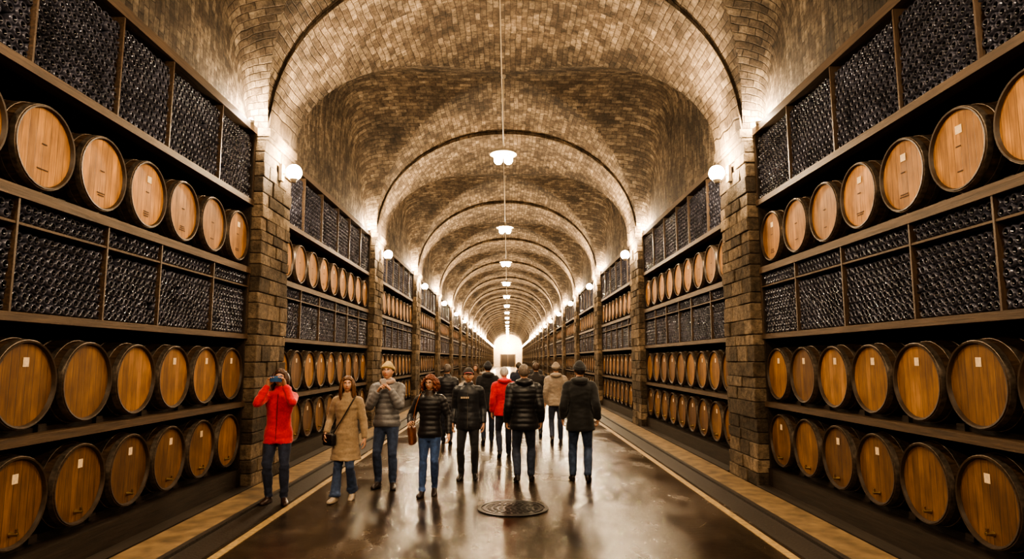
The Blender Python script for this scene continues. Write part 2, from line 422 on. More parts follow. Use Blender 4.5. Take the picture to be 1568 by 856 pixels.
def sphere(mb,c,r,mat=0,nu=12,nv=8,sc_=(1,1,1)):
    vs=[];fs=[]
    for j in range(nv+1):
        th=math.pi*j/nv
        for i in range(nu):
            ph=2*math.pi*i/nu
            vs.append((c[0]+r*sc_[0]*math.sin(th)*math.cos(ph),c[1]+r*sc_[1]*math.sin(th)*math.sin(ph),c[2]+r*sc_[2]*math.cos(th)))
    for j in range(nv):
        for i in range(nu):
            k=(i+1)%nu; fs.append((j*nu+i,(j+1)*nu+i,(j+1)*nu+k,j*nu+k))
    mb.add(vs,fs,mat)
LZ=6.3
lp=MB()
revolve(lp,[(.16,0.0),(.16,.05),(.13,.08),(.115,.27),(.09,.30),(.05,.305),(.05,.285),(.075,.25),(.075,0.0)],(0,0,0),'z',32,0)
for i in range(4):
    t=math.pi/4+i*math.pi/2; cx,cy=.16*math.cos(t),.16*math.sin(t)
    revolve(lp,[(.09,.0),(.09,.035),(.03,.03),(.03,0)],(cx,cy,0),'z',10,0)
    sphere(lp,(cx,cy,-.04),.10,1)
revolve(lp,[(SPR+RISE-LZ+.0,.012),(.15,.012)],(0,0,0),'z',8,2)
revolve(lp,[(SPR+RISE-LZ+.02,.06),(SPR+RISE-LZ-.04,.05),(SPR+RISE-LZ-.05,0)],(0,0,0),'z',12,0)
lpm=lp.mesh('lamp_body',[M['lampmetal'],M['bulb'],M['cable']],True,40); recalc(lpm)
wl=MB()
wl.box(-.02,.03,-.06,.06,-.12,.14,0)
revolve(wl,[(.03,.02),(.12,.02),(.13,.045),(.16,.05),(.16,0)],(0,0,0.0),'x',12,0)
sphere(wl,(.20,0,.02),.125,1,14,10)
revolve(wl,[(-.14,.0),(-.14,.04),(-.08,.07),(-.07,.0)],(.20,0,0.0),'z',12,0)
wlm=wl.mesh('lamp_body',[M['lampmetal'],M['bulb']],True,40); recalc(wlm)
ul=MB()
revolve(ul,[(-.012,0),(-.012,.05),(.03,.055),(.035,.045),(.02,.0)],(0,0,0),'z',14,0)
sphere(ul,(0,0,.035),.032,1,10,6)
ulm=ul.mesh('uplight_body',[M['lampmetal'],M['bulb']],True,40); recalc(ulm)
cb=MB(); cb.box(-.008,.008,-PITCH/2,PITCH/2,-.008,.008); cbm=cb.mesh('power_cable',[M['cable']],False)
def point(name,loc,power,parent,rad=.06,c=(1,.75,.48)):
    l=bpy.data.lights.new(name,'POINT'); l.energy=power; l.color=c; l.shadow_soft_size=rad
    o=bpy.data.objects.new(name,l); col.objects.link(o); o.location=loc; o.parent=parent
def spot(name,loc,d,ang,blend,power,parent,rad=.06,c=(1,.75,.48)):
    l=bpy.data.lights.new(name,'SPOT'); l.energy=power; l.color=c; l.shadow_soft_size=rad
    l.spot_size=math.radians(ang); l.spot_blend=blend
    o=bpy.data.objects.new(name,l); col.objects.link(o); o.location=loc; o.parent=parent
    o.rotation_euler=V(d).to_track_quat('-Z','Y').to_euler()
for k in range(NB):
    yc=Y0+PITCH*(k+.5)
    for sx in (-1,1):
        e=empty('wine_rack',(sx*RX,yc,.0),0 if sx<0 else math.pi)
        r=racks[(k+(sx>0))%2]
        obj('rack_frame',r[0],parent=e); obj('barrels',r[1],parent=e); obj('bottles',r[2],parent=e)
        if k<14:
            for q in (-1,1):
                obj('uplight',ulm,(.0,q*(hb-.22),5.258),parent=e); point('uplight_light',(.035,q*(hb-.22),5.37),135,e,.035,(1,.80,.55))
    e=empty('pendant_lamp',(-.07,yc,LZ)); obj('lamp_body',lpm,parent=e)
    spot('lamp_light',(0,0,-.15),(0,0,-1),168,.3,420,e,.10)
    obj('power_cable',cbm,(0,0,.165),parent=e)
for k in range(NB+1):
    yp=Y0+PITCH*k
    for sx in (-1,1):
        obj('stone_pillar',pil,(sx*HW,yp,.0),0 if sx<0 else math.pi)
        e=empty('wall_lamp',(sx*(HW-.02),yp,4.72),0 if sx<0 else math.pi)
        obj('lamp_body',wlm,parent=e); point('lamp_light',(.26,0,.26),200,e,.07)
        spot('lamp_uplight',(.28,0,.22),(.50,0,1),90,.6,760,e,.07)
# added fill light with made-up housing, so the far end wall glows
e=empty('end_fill_light',(0,Y1-1.6,5.6))
fl_=MB(); revolve(fl_,[(.0,.0),(.0,.16),(.08,.18),(.30,.10),(.34,.0)],(0,0,0),'z',20,0); sphere(fl_,(0,0,.0),.14,1)
revolve(fl_,[(2.55,.015),(.32,.015)],(0,0,0),'z',8,0)
flm=fl_.mesh('lamp_body',[M['lampmetal'],M['bulb']],True,40); recalc(flm); obj('lamp_body',flm,parent=e); point('lamp_light',(0,.1,-.25),3500,e,.12)

# manhole
mh=MB()
revolve(mh,[(.002,.43),(.014,.43),(.016,.385),(.006,.38),(.006,.37),(.016,.365),(.016,.33),(.010,.325),(.010,0)],(0,0,0),'z',48,0)
for i in range(-5,6):
    w=math.sqrt(max(0,.31**2-(i*.055)**2))
    j=-w
    while j<w-.03:
        mh.box(j,j+.045,i*.055-.016,i*.055+.016,.008,.017,0); j+=.07
mhm=mh.mesh('manhole_cover',[M['iron']],False); recalc(mhm); obj('manhole_cover',mhm,(.10,8.2,0))

# ------------------------------------------------------------ PEOPLE
def cat(P,i,t):
    p0=P[max(i-1,0)];p1=P[i];p2=P[i+1];p3=P[min(i+2,len(P)-1)]
    return .5*((2*p1)+(-p0+p2)*t+(2*p0-5*p1+4*p2-p3)*t*t+(-p0+3*p1-3*p2+p3)*t**3)
def tube(mb,pts,rad,lab=0,n=18,ref=(1,0,0),step=.014,quilt=0,pitch=.07,cap=.5,linear=False):
    P=[np.array(p,float) for p in pts]; R=[np.array(r if isinstance(r,(tuple,list)) else (r,r),float) for r in rad]
    C=[];RR=[]
    for i in range(len(P)-1):
        m=max(1,int(np.linalg.norm(P[i+1]-P[i])/step))
        for k in range(m):
            t=k/m
            if linear: C.append(P[i]*(1-t)+P[i+1]*t); RR.append(R[i]*(1-t)+R[i+1]*t)
            else: C.append(cat(P,i,t)); RR.append(np.maximum(cat(R,i,t),.001))
    C.append(P[-1]);RR.append(R[-1])
    if quilt:
        s=0
        for i in range(len(C)):
            if i: s+=np.linalg.norm(C[i]-C[i-1])
            RR[i]=RR[i]+quilt*(abs(math.sin(math.pi*s/pitch))**.6-.6)
    T=[]
    for i in range(len(C)):
        d=C[min(i+1,len(C)-1)]-C[max(i-1,0)]; T.append(d/(np.linalg.norm(d)+1e-9))
    C2=[];R2=[];T2=[]
    for q in (.0,.5,.85):
        C2.append(C[0]-T[0]*RR[0].mean()*cap*(1-q)); R2.append(RR[0]*(math.sqrt(max(0,1-(1-q)**2))+ .02)); T2.append(T[0])
    C2+=C;R2+=RR;T2+=T
    for q in (.85,.5,0):
        C2.append(C[-1]+T[-1]*RR[-1].mean()*cap*(1-q)); R2.append(RR[-1]*(math.sqrt(max(0,1-(1-q)**2))+.02)); T2.append(T[-1])
    a=np.array(ref,float); vs=[]
    cs=[(math.cos(2*math.pi*i/n),math.sin(2*math.pi*i/n)) for i in range(n)]
    for c,r,t in zip(C2,R2,T2):
        a=a-t*np.dot(a,t)
        if np.linalg.norm(a)<1e-4: a=np.cross(t,(0.3,.5,.8))
        a=a/np.linalg.norm(a); b=np.cross(t,a)
        for x,y in cs: vs.append(tuple(c+a*r[0]*x+b*r[1]*y))
    fs=[];m=len(C2)
    for k in range(m-1):
        for i in range(n):
            j=(i+1)%n; fs.append((k*n+i,k*n+j,(k+1)*n+j,(k+1)*n+i))
    fs.append(tuple(range(n-1,-1,-1))); fs.append(tuple((m-1)*n+i for i in range(n)))
    mb.add(vs,fs,lab)
def ik(a,t,l1,l2,pole):
    a=np.array(a,float);t=np.array(t,float);d=t-a;D=np.linalg.norm(d)
    if D>=l1+l2-.002: return a+d*l1/(l1+l2)
    x=(l1*l1-l2*l2+D*D)/(2*D); h=math.sqrt(max(0,l1*l1-x*x)); u=d/D
    p=np.array(pole,float); p=p-u*np.dot(p,u); p/=np.linalg.norm(p)+1e-9
    return a+u*x+p*h
def nrm(v): v=np.array(v,float); return v/np.linalg.norm(v)
def hand(mb,w,f,n,side,curl,lab=0,spread=1.0):
    w=np.array(w,float); f=nrm(f); n=np.array(n,float); n=nrm(n-f*np.dot(n,f)); l=side*np.cross(f,n)
    tube(mb,[w-f*.02,w+f*.015,w+f*.045,w+f*.075,w+f*.09],[(.026,.019),(.030,.019),(.040,.018),(.043,.015),(.040,.012)],lab,12,l,.012)
    for k,(o,Lf,r) in enumerate(((.031,.072,.0088),(.0105,.080,.009),(-.0105,.075,.0086),(-.030,.060,.0078))):
        p=w+f*(.083-.006*(k==3))+l*o; th=0; pts=[p-f*.015,p]
        c=curl*(1+.08*k)
        for seg,dc in ((.45,.55),(.31,1.0),(.24,.7)):
            th+=dc*c; d=f*math.cos(th)+n*math.sin(th)+l*(.06*(1.5-k))*spread; d=nrm(d); p=p+d*Lf*seg; pts.append(p)
        tube(mb,pts,[r,r,r*.95,r*.88,r*.7],lab,8,l,.012,cap=.8)
    p=w+f*.022+l*.026+n*.004; d=nrm(f*.7+l*.75+n*.3); p1=p+d*.038; d2=nrm(f*.9+l*.25+n*(.3+.4*curl)); p2=p1+d2*.03; p3=p2+nrm(f+n*(.3+.5*curl))*.022
    tube(mb,[p-d*.012,p,p1,p2,p3],[.012,.013,.011,.0095,.0075],lab,8,n,.012,cap=.8)
def sstep(a,b,x):
    t=max(0,min(1,(x-a)/(b-a))); return t*t*(3-2*t)
def headpt(d,sex):
    x,y,z=d
    px=.076*x; py=.096*y; pz=.118*z
    jaw=sstep(.0,1.0,-z); px*=1-.22*jaw
    if z<0 and y>0: py+=.012*(-z); 
    if z<-.1 and y<0: py*=1-.25*sstep(.1,.9,-z)
    if z<-.6: pz*=1-.03
    if z>.2: px*=1+.02
    if y>0:
        g=lambda cx,cz,sx,sz:math.exp(-(((abs(px)-cx)/sx)**2+((pz-cz)/sz)**2))
        py*=.97
        py+=.011*g(0,.004,.009,.022)+.023*g(0,-.024,.011,.012)+.006*g(.011,-.028,.007,.008)
        py-=.011*g(.031,.008,.015,.012)
        py+=.005*g(.028,.030,.020,.008)
        py+=.008*g(0,-.056,.024,.011)-.005*g(0,-.057,.022,.0028)
        py+=.009*g(0,-.098,.022,.018)+.004*g(.042,-.025,.018,.018)
    return [px,py,pz]
def shell(mb,fn,lab,nu=72,nv=56):
    vs=[];fs=[]
    for j in range(nv+1):
        th=math.pi*j/nv
        for i in range(nu):
            ph=2*math.pi*i/nu; d=(math.sin(th)*math.cos(ph),math.sin(th)*math.sin(ph),math.cos(th)); vs.append(fn(d))
    for j in range(nv):
        for i in range(nu):
            k=(i+1)%nu; fs.append((j*nu+i,(j+1)*nu+i,(j+1)*nu+k,j*nu+k))
    if callable(lab):
        ms=[lab([sum(vs[q][c] for q in f)/4 for c in range(3)]) for f in fs]
    else: ms=lab
    mb.add(vs,fs,ms)
def build_head(spec,rg):
    mb=MB()
    beard=spec.get('beard',0)
    def lab(c):
        if c[1]>.05 and abs(c[0])<.024 and abs(c[2]+.057)<.009: return 1
        if beard and c[1]>.01 and c[2]<-.038 : return 4
        return 0
    shell(mb,lambda d:headpt(d,0),lab,96,72)
    for s in (-1,1):
        sphere(mb,(s*.031,.0755,.008),.0125,2,14,10)
        sphere(mb,(s*.031,.0835,.008),.0062,3,10,8)
        tube(mb,[(s*.016,.094,.026),(s*.032,.093,.031),(s*.047,.080,.027)],[.0025,.0035,.002],4,6,(0,0,1),.008)
        tube(mb,[(s*.018,.0895,.0155),(s*.031,.0905,.0185),(s*.044,.083,.0135)],[.0015,.0022,.0015],3,6,(0,0,1),.008)
        tube(mb,[(s*.072,.002,-.028),(s*.080,-.008,-.012),(s*.085,-.014,.010),(s*.080,-.004,.020),(s*.074,.006,.012)],[.006,.007,.007,.006,.004],0,8,(0,0,1),.008)
        tube(mb,[(s*.074,-.002,-.02),(s*.078,-.006,.005)],[(.004,.010),(.004,.012)],0,8,(1,0,0),.008)
    hair=spec.get('hair','short'); vol=spec.get('vol',.012)
    if hair!='none':
        rough=spec.get('hrough',.004); fem=hair!='short'
        def hf(d):
            p=headpt(d,0); line=(-.12 if fem else -.02)+(.62 if fem else .60)*d[1]+.05*math.exp(-(d[0]/.5)**2)*(d[1]>0)
            m=sstep(line-.06,line+.10,d[2])
            nz=noise.noise(V((d[0]*9,d[1]*9,d[2]*4)))*rough+noise.noise(V((d[0]*30,d[1]*30,d[2]*8)))*rough*.5
            o=(vol+nz)*m-.010*(1-m)
            return [p[0]+d[0]*o*(1.1),p[1]+d[1]*o-(.012*(1-m) if d[1]>0 else 0),p[2]+d[2]*o]
        shell(mb,hf,4,72,56)
    if hair in('long','curly'):
        n=44 if hair=='long' else 66; Lh_=spec.get('hl',.26)
        for i in range(n):
            a=math.radians(-34+248*(i+.5)/n)
            ca,sa=math.cos(a),-math.sin(a)
            lay=rg.uniform(0,.012)
            x0,y0=.074*ca,.088*sa
            pts=[];L_=Lh_*rg.uniform(.85,1.1)
            if hair=='long':
                ks=6
                for k in range(ks+1):
                    t=k/ks; z=.075-(L_+.075)*t
                    w=1.02+.30*math.sin(min(1,t*1.8)*math.pi/2)+lay*6-.10*max(0,t-.7)
                    pts.append((x0*w+rg.uniform(-.004,.004),y0*w*1.0-.010*t+rg.uniform(-.004,.004),z))
                tube(mb,pts,[.012,.021,.023,.022,.020,.015,.005],4,7,(1,0,0),.02)
            else:
                ks=9; ph=rg.uniform(0,6)
                for k in range(ks+1):
                    t=k/ks; z=.07-(L_+.07)*t*.9
                    w=1.15+.55*math.sin(min(1,t*1.3)*math.pi*.6)*rg.uniform(.7,1.1)
                    pts.append((x0*w+.010*math.cos(ph+k*1.7),y0*w+.010*math.sin(ph+k*1.7),z))
                tube(mb,pts,[.012]+[.015]*(ks-1)+[.006],4,6,(1,0,0),.012)
    hat=spec.get('hat')
    if hat in('beanie','cap'):
        def bf(d):
            p=headpt(d,0)
            line=.22+.22*d[1] if hat=='beanie' else .30+.16*d[1]
            m=sstep(line-.10,line-.04,d[2]); cuff=sstep(line-.1,line-.05,d[2])*(1-sstep(line+.30,line+.34,d[2])) if hat=='beanie' else 0
            ph=math.atan2(d[1],d[0])
            o=(.018+.009*cuff+.0016*math.sin(ph*(36 if hat=='beanie' else 6)))*m-.012*(1-m)
            top=.018*max(0,d[2])**3 if hat=='beanie' else 0
            return [p[0]+d[0]*o,p[1]+d[1]*o-(.01*(1-m) if d[1]>0 else 0),p[2]+d[2]*o+top*m]
        shell(mb,bf,5,108,60)
        if hat=='cap':
            vs=[];fs=[];nx_=13
            for top in (0,1):
                for j in range(5):
                    for i in range(nx_):
                        u=(i/(nx_-1)*2-1); t=j/4
                        x=u*.072; y=.075*math.sqrt(max(.0,1-u*u*.8))+.015+t*.075*math.sqrt(max(.02,1-u*u)); zz=.052-.014*u*u-.012*t+(.004 if top else 0)
                        vs.append((x,y,zz))
            for top in (0,1):
                o=top*5*nx_
                for j in range(4):
                    for i in range(nx_-1):
                        q=(o+j*nx_+i,o+j*nx_+i+1,o+(j+1)*nx_+i+1,o+(j+1)*nx_+i); fs.append(q if top else q[::-1])
            mb.add(vs,fs,6)
    if spec.get('glasses'):
        for s in (-1,1):
            pts=[(s*.032+.021*math.cos(t),.0965-.006*abs(math.cos(t)),.008+.017*math.sin(t)) for t in [i*math.pi/6 for i in range(13)]]
            tube(mb,pts,[.0022]*13,3,6,(0,1,0),.01)
            tube(mb,[(s*.053,.088,.012),(s*.078,.04,.012),(s*.082,-.005,.008)],[.002]*3,3,6,(0,0,1),.02)
        tube(mb,[(-.011,.097,.012),(.011,.097,.012)],[.002]*2,3,6,(0,0,1),.01)
    return mb
_mc={}
def cm(kind,c):
    k=(kind,c)
    if k not in _mc:
        if kind=='puffer': _mc[k]=mat_cloth('puffer_nylon',c,.42,.12,60,.25,.1)
        elif kind=='denim': _mc[k]=mat_cloth('denim',c,.85,.3,25,.4,.1)
        elif kind=='hair': _mc[k]=simple('hair',c,.45,0,60,.45,.4)
        elif kind=='leather': _mc[k]=simple('leather',c,.4,0,40,.2,.2)
        else: _mc[k]=mat_cloth('cloth',c,.8,.14,45,.35,.3)
    return _mc[k]

def person(name,loc,heading,H,jk,pants,shoes,head,arms=None,feet=None,yaw=0,tilt=0,lean=0.0,extra=None,voxel=.0105,seed=1):
    rg=random.Random(seed); s=H/1.77; mb=MB()
    W=jk.get('w',1.0); q=jk.get('quilt',0); hem=jk.get('hem',.84); th=jk.get('t',0.0)
    ly=lambda z:lean*(z-.9)
    zz=[hem,.93,1.03,1.12,1.24,1.34,1.41,1.455,1.485]
    hw=[jk.get('hemw',.192),.182,.162,.158,.176,.190,.178,.130,.085]
    hd=[jk.get('hemd',.140),.134,.118,.112,.124,.124,.108,.090,.075]
    if hem<.8: zz=[hem,.78]+zz[1:]; hw=[hw[0],.196]+hw[1:]; hd=[hd[0],.145]+hd[1:]
    tube(mb,[(0,ly(z)-(.008 if z>1.2 else 0),z) for z in zz],[((a+th)*W,(b+th)*W) for a,b in zip(hw,hd)],0,36,(1,0,0),.012,q,jk.get('pitch',.075),cap=.12)
    if q: tube(mb,[(0,ly(hem),hem-.012),(0,ly(hem),hem+.03)],[((hw[0]+th)*W-.006,(hd[0]+th)*W-.006)]*2,0,36,(1,0,0),.012,cap=.1)
    tube(mb,[(0,ly(1.45)-.004,1.44),(0,ly(1.5),1.49),(0,ly(1.5)+.006,1.535+jk.get('collar',0))],[(.098+th,.09+th),(.078+th*.6,.080+th*.6),(.070+th*.5,.073+th*.5)],4,24,(1,0,0),.012,cap=.15)
    tube(mb,[(0,ly(1.5),1.45),(0,ly(1.5)+.006,1.60)],[.054,.052],3,18,cap=.3)
    if jk.get('hood'):
        tube(mb,[(-.10,-.03,1.50),(-.07,-.095,1.50),(0,-.125,1.49),(.07,-.095,1.50),(.10,-.03,1.50)],[(.03,.04),(.045,.06),(.052,.07),(.045,.06),(.03,.04)],4,16,(0,0,1),.014)
    tube(mb,[(0,0,.80),(0,0,.88),(0,0,1.0)],[(.135,.105),(.158,.12),(.145,.11)],1,28,(1,0,0),.014,cap=.3)
    feet=feet or [(.10,.02,0,6),(-.10,-.02,0,-6)]
    fl=pants.get('flare',0); pw=pants.get('w',1.06)
    for i,(fx,fy,pitch_,fyaw) in enumerate(feet):
        sd=1 if i==0 else -1
        cy,sy=math.cos(math.radians(fyaw)),math.sin(math.radians(fyaw)); cp,sp_=math.cos(math.radians(pitch_)),math.sin(math.radians(pitch_))
        def ft(u,v,w):
            v2=.11+(v-.11)*cp+w*sp_; w2=w*cp-(v-.11)*sp_
            return (fx+u*cy+v2*sy,fy-u*sy+v2*cy,w2)
        ank=ft(0,0,.095)
        hip=(sd*.084,0,.90)
        kn=ik(hip,ank,.425,.405,(sd*.12+.3*sy,1,0))
        ank2=np.array(ank); dn=(kn-ank2); dn/=np.linalg.norm(dn)
        tube(mb,[(sd*.07,0,.93),hip,tuple((np.array(hip)*.5+kn*.5)),tuple(kn),tuple(kn*.62+ank2*.38),tuple(kn*.25+ank2*.75),tuple(ank2-dn*.005)],
             [x*pw for x in (.082,.090,.078,.060,.062,.052+fl*.6,.052+fl)],1,20,(1,0,0),.014,cap=.12)
        bh=shoes.get('h',.12)
        tube(mb,[ft(0,0,.03),tuple(ank2+dn*(bh-.09))],[.038,.044],2,14,(1,0,0),.014,cap=.1)
        tube(mb,[ft(0,-.055,.036),ft(0,-.02,.045),ft(0,.03,.048),ft(sd*.004,.09,.036),ft(sd*.004,.15,.028),ft(0,.185,.022)],
             [(.032,.036),(.037,.045),(.038,.048),(.045,.037),(.042,.028),(.028,.020)],2,18,(1,0,0),.012,cap=.4)
        tube(mb,[ft(0,-.06,.010),ft(0,.02,.010),ft(sd*.004,.10,.010),ft(0,.19,.012)],[(.034,.012),(.036,.012),(.048,.012),(.03,.010)],2,14,(1,0,0),.012,cap=.3)
    arms=arms or {}
    hb_=MB()
    for sd,key in ((1,'R'),(-1,'L')):
        a=arms.get(key,dict(w=(sd*.25,.03,.885),pole=(sd*.2,-1,0),f=(0,.15,-1),n=(-sd,.1,0),curl=.45))
        sh=(sd*(.172*W+th*.4),ly(1.40)-.005,1.395)
        w=a['w']; el=ik(sh,w,.285,.25,a['pole']); wn=np.array(w,float); fd=(wn-el)/np.linalg.norm(wn-el)
        t=th*.8
        tube(mb,[(sd*.10,ly(1.4)-.005,1.40),sh,tuple(np.array(sh)*.5+el*.5),tuple(el),tuple(el*.5+wn*.5),tuple(wn-fd*.0)],
             [x*jk.get('aw',1.0) for x in (.068+t,.068+t,.060+t,.053+t,.050+t,.040+t*.6)],0,18,(0,1,0),.012,q*.8,.065,cap=.15)
        hand(hb_,wn+fd*.008,a.get('f',fd),a['n'],sd,a.get('curl',.5))
    for i in range(len(mb.v)):
        x,y,z=mb.v[i]; 
        if z<0: mb.v[i]=(x,y,0.0)
    tmp=mb.mesh('tmp',[],True); o=bpy.data.objects.new('tmp',tmp); col.objects.link(o)
    rm=o.modifiers.new('r','REMESH'); rm.mode='VOXEL'; rm.voxel_size=voxel; rm.use_smooth_shade=True
    smo=o.modifiers.new('s','SMOOTH'); smo.factor=.5; smo.iterations=2
    dg=bpy.context.evaluated_depsgraph_get(); me=bpy.data.meshes.new_from_object(o.evaluated_get(dg))
    bpy.data.objects.remove(o)
    bvh=BVHTree.FromPolygons([V(v) for v in mb.v],mb.f)
    labs=mb.m
    mi=[]
    for p in me.polygons:
        r=bvh.find_nearest(p.center); m_=labs[r[2]] if r[2] is not None else 0
        if m_==1 and p.center.z>hem-.004: m_=0
        mi.append(m_)
    nv=len(me.vertices); co=np.empty(nv*3); me.vertices.foreach_get('co',co); co=co.reshape(-1,3)
    no=np.empty(nv*3); me.vertex_normals.foreach_get('vector',no); no=no.reshape(-1,3)
    vl=np.zeros(nv,int)
    for p,m_ in zip(me.polygons,mi):
        for v in p.vertices: vl[v]=m_
    sd3=rg.uniform(0,50)
    for i in range(nv):
        m_=vl[i]
        if m_ in (0,1,4):
            x,y,z=co[i]
            amp=(.0035 if q else .008) if m_!=1 else .007
            a=noise.noise(V((x*7+sd3,y*7,z*16)))+.5*noise.noise(V((x*16+sd3,y*16,z*30)))
            if m_==1: a*=.5+1.2*math.exp(-((z-.48)/.1)**2)+1.4*math.exp(-((z-.14)/.07)**2)
            co[i]+=no[i]*amp*a
    co[:,2]=np.maximum(co[:,2],0.001)
    me.vertices.foreach_set('co',co.ravel())
    me.materials.clear()
    jm=cm(jk.get('kind','cloth'),jk['c'])
    for mm in (jm,cm('denim' if pants.get('denim',1) else 'cloth',pants['c']),cm('leather',shoes['c']),M['skin'],cm(jk.get('kind','cloth'),jk.get('cc',jk['c']))): me.materials.append(mm)
    me.polygons.foreach_set('material_index',mi); me.polygons.foreach_set('use_smooth',[True]*len(mi)); me.update()
    root=empty(name,loc,math.radians(heading)); root.scale=(s,s,s)
    me.name='body'; obj('body',me,parent=root)
    hm=hb_.mesh('hands',[M['skin']],True); recalc(hm)
    obj('hands',hm,parent=root)
    h=build_head(head,rg)
    hme=h.mesh('head',[M['skin'],M['lips'],M['eyew'],M['iris'],cm('hair',head.get('hc',(.05,.03,.02))),cm('cloth',head.get('hatc',(.02,.02,.02))),cm('cloth',head.get('hatc2',(.3,.02,.02)))],True)
    recalc(hme)
    ho=obj('head',hme,(0,ly(1.63)+.012,1.642),parent=root)
    ho.rotation_euler=(math.radians(tilt),0,math.radians(yaw))
    if extra: extra(root)
    return root
def rbox(name,x,y,z,bev,mat,root,loc,rot=(0,0,0)):
    bm=bmesh.new(); bmesh.ops.create_cube(bm,size=1)
    for v in bm.verts: v.co=V((v.co.x*x,v.co.y*y,v.co.z*z))
    bmesh.ops.bevel(bm,geom=bm.edges[:],offset=bev,segments=3,affect='EDGES',profile=.5)
    me=bpy.data.meshes.new(name); bm.to_mesh(me); bm.free(); me.materials.append(mat)
    for p in me.polygons: p.use_smooth=True
    o=obj(name,me,loc,parent=root); o.rotation_euler=rot; return o
def strap(name,pts,r,mat,root):
    b=MB(); tube(b,pts,[r]*len(pts),0,8,(0,1,0),.02,cap=.1); m=b.mesh(name,[mat],True); recalc(m); return obj(name,m,parent=root)
walkA=[(.10,.20,-12,4),(-.09,-.16,28,-4)]
walkB=[(.09,-.17,30,4),(-.10,.18,-10,-4)]
def ex_red(r):
    rbox('phone',.155,.010,.078,.004,simple('phone_blue',(.05,.13,.30),.25,.2,20,.1),r,(0,.262,1.640))
    b=MB(); revolve(b,[(0,0),(0,.006),(.003,.007),(.003,.0)],(0,0,0),'z',10,0); 
    m=b.mesh('phone_lens',[M['iris']],True); recalc(m); o=obj('phone_lens',m,(-.05,.268,1.66),parent=r); o.rotation_euler=(-math.pi/2,0,0)
    strap('zip',[(0,.146,.82),(0,.138,.95),(0,.126,1.1),(0,.130,1.25),(0,.120,1.36),(0,.105,1.44)],.004,cm('cloth',(.10,.01,.012)),r)
person('woman_in_red_jacket',(-2.90,8.55,0.006),186,1.67,dict(c=(.60,.016,.03),hem=.79,quilt=0,t=.006,hood=1,w=.97),
  dict(c=(.022,.028,.055)),dict(c=(.045,.022,.016),h=.16),dict(hair='long',hc=(.06,.024,.012),hl=.15,vol=.018),
  arms=dict(R=dict(w=(.115,.215,1.55),pole=(.5,.2,-1),f=(-.30,.25,.9),n=(-.55,.6,-.2),curl=.55),
            L=dict(w=(-.115,.215,1.55),pole=(-.5,.2,-1),f=(.30,.25,.9),n=(.55,.6,-.2),curl=.55)),
  feet=[(.085,.03,0,14),(-.13,.10,0,-18)],tilt=6,extra=ex_red,seed=2)
def ex_tan(r):
    k=cm('leather',(.014,.012,.012))
    rbox('crossbody_bag',.22,.09,.17,.028,k,r,(.20,.135,.86),(0,0,-.5))
    rbox('bag_flap',.21,.02,.09,.009,k,r,(.218,.182,.895),(0.05,0,-.5))
    strap('bag_strap',[(.14,.15,.94),(.08,.150,1.05),(.0,.145,1.18),(-.08,.142,1.32),(-.125,.09,1.43),(-.135,.0,1.475),(-.12,-.10,1.41),(-.02,-.142,1.25),(.12,-.14,1.05),(.22,-.06,.96),(.24,.05,.93)],.008,k,r)
person('woman_in_beige_coat',(-2.07,8.72,0),172,1.585,dict(c=(.32,.23,.145),hem=.58,hemw=.225,hemd=.20,t=.006,w=.97,collar=-.01),
  dict(c=(.045,.07,.14),flare=.028),dict(c=(.45,.36,.27),h=.10),dict(hair='long',hc=(.13,.058,.024),hl=.23,vol=.018),
  arms=dict(R=dict(w=(.27,.10,.95),pole=(.4,-1,0),f=(-.1,.35,-1),n=(-1,.1,0),curl=.5),L=dict(w=(-.29,.04,.88),pole=(-.5,-1,0),f=(-.1,.1,-1),n=(1,.1,0),curl=.5)),
  feet=[(.08,.17,-6,4),(-.08,-.14,26,-4)],yaw=18,tilt=5,extra=ex_tan,seed=3)
def ex_grey(r):
    rbox('phone',.075,.010,.15,.004,simple('phone_white',(.55,.5,.48),.3,0,20,.1),r,(0.01,.232,1.47),(-.3,0,0))
    b=MB(); tube(b,[(-.085,-.02,1.50),(-.075,.075,1.50),(0,.105,1.485),(.075,.075,1.50),(.085,-.02,1.50),(.04,-.08,1.52),(-.04,-.08,1.52),(-.085,-.02,1.50)],[(.035,.026)]*8,0,12,(0,0,1),.014)
    m=b.mesh('scarf',[cm('cloth',(.42,.30,.24))],True); recalc(m); obj('scarf',m,parent=r)
person('man_in_grey_puffer_jacket',(-1.70,9.57,0),178,1.75,dict(c=(.17,.168,.175),kind='puffer',quilt=.013,t=.014,hem=.88,w=1.0,collar=.0,aw=1.05),
  dict(c=(.04,.06,.115)),dict(c=(.035,.024,.02),h=.14),dict(hair='short',hc=(.06,.035,.02),hat='beanie',hatc=(.46,.33,.15),beard=0),
  arms=dict(R=dict(w=(.095,.215,1.36),pole=(.6,-.3,-1),f=(-.55,.35,.75),n=(-.7,.0,-.3),curl=.8),
            L=dict(w=(-.085,.205,1.38),pole=(-.6,-.3,-1),f=(.55,.35,.75),n=(.7,.0,-.3),curl=.8)),
  feet=[(.10,.02,0,12),(-.12,.08,0,-14)],tilt=8,yaw=-6,extra=ex_grey,seed=4)
def ex_wb(r):
    k=cm('leather',(.22,.075,.028))
    rbox('shoulder_bag',.08,.25,.27,.03,k,r,(.27,-.01,.86),(0,.08,0))
    rbox('bag_flap',.02,.23,.12,.009,k,r,(.313,-.01,.93),(0,.08,0))
    strap('bag_strap',[(.266,.09,.97),(.235,.10,1.12),(.20,.095,1.30),(.155,.06,1.45),(.145,.0,1.485),(.16,-.06,1.45),(.21,-.12,1.28),(.25,-.11,1.1),(.27,-.10,.97)],.009,k,r)
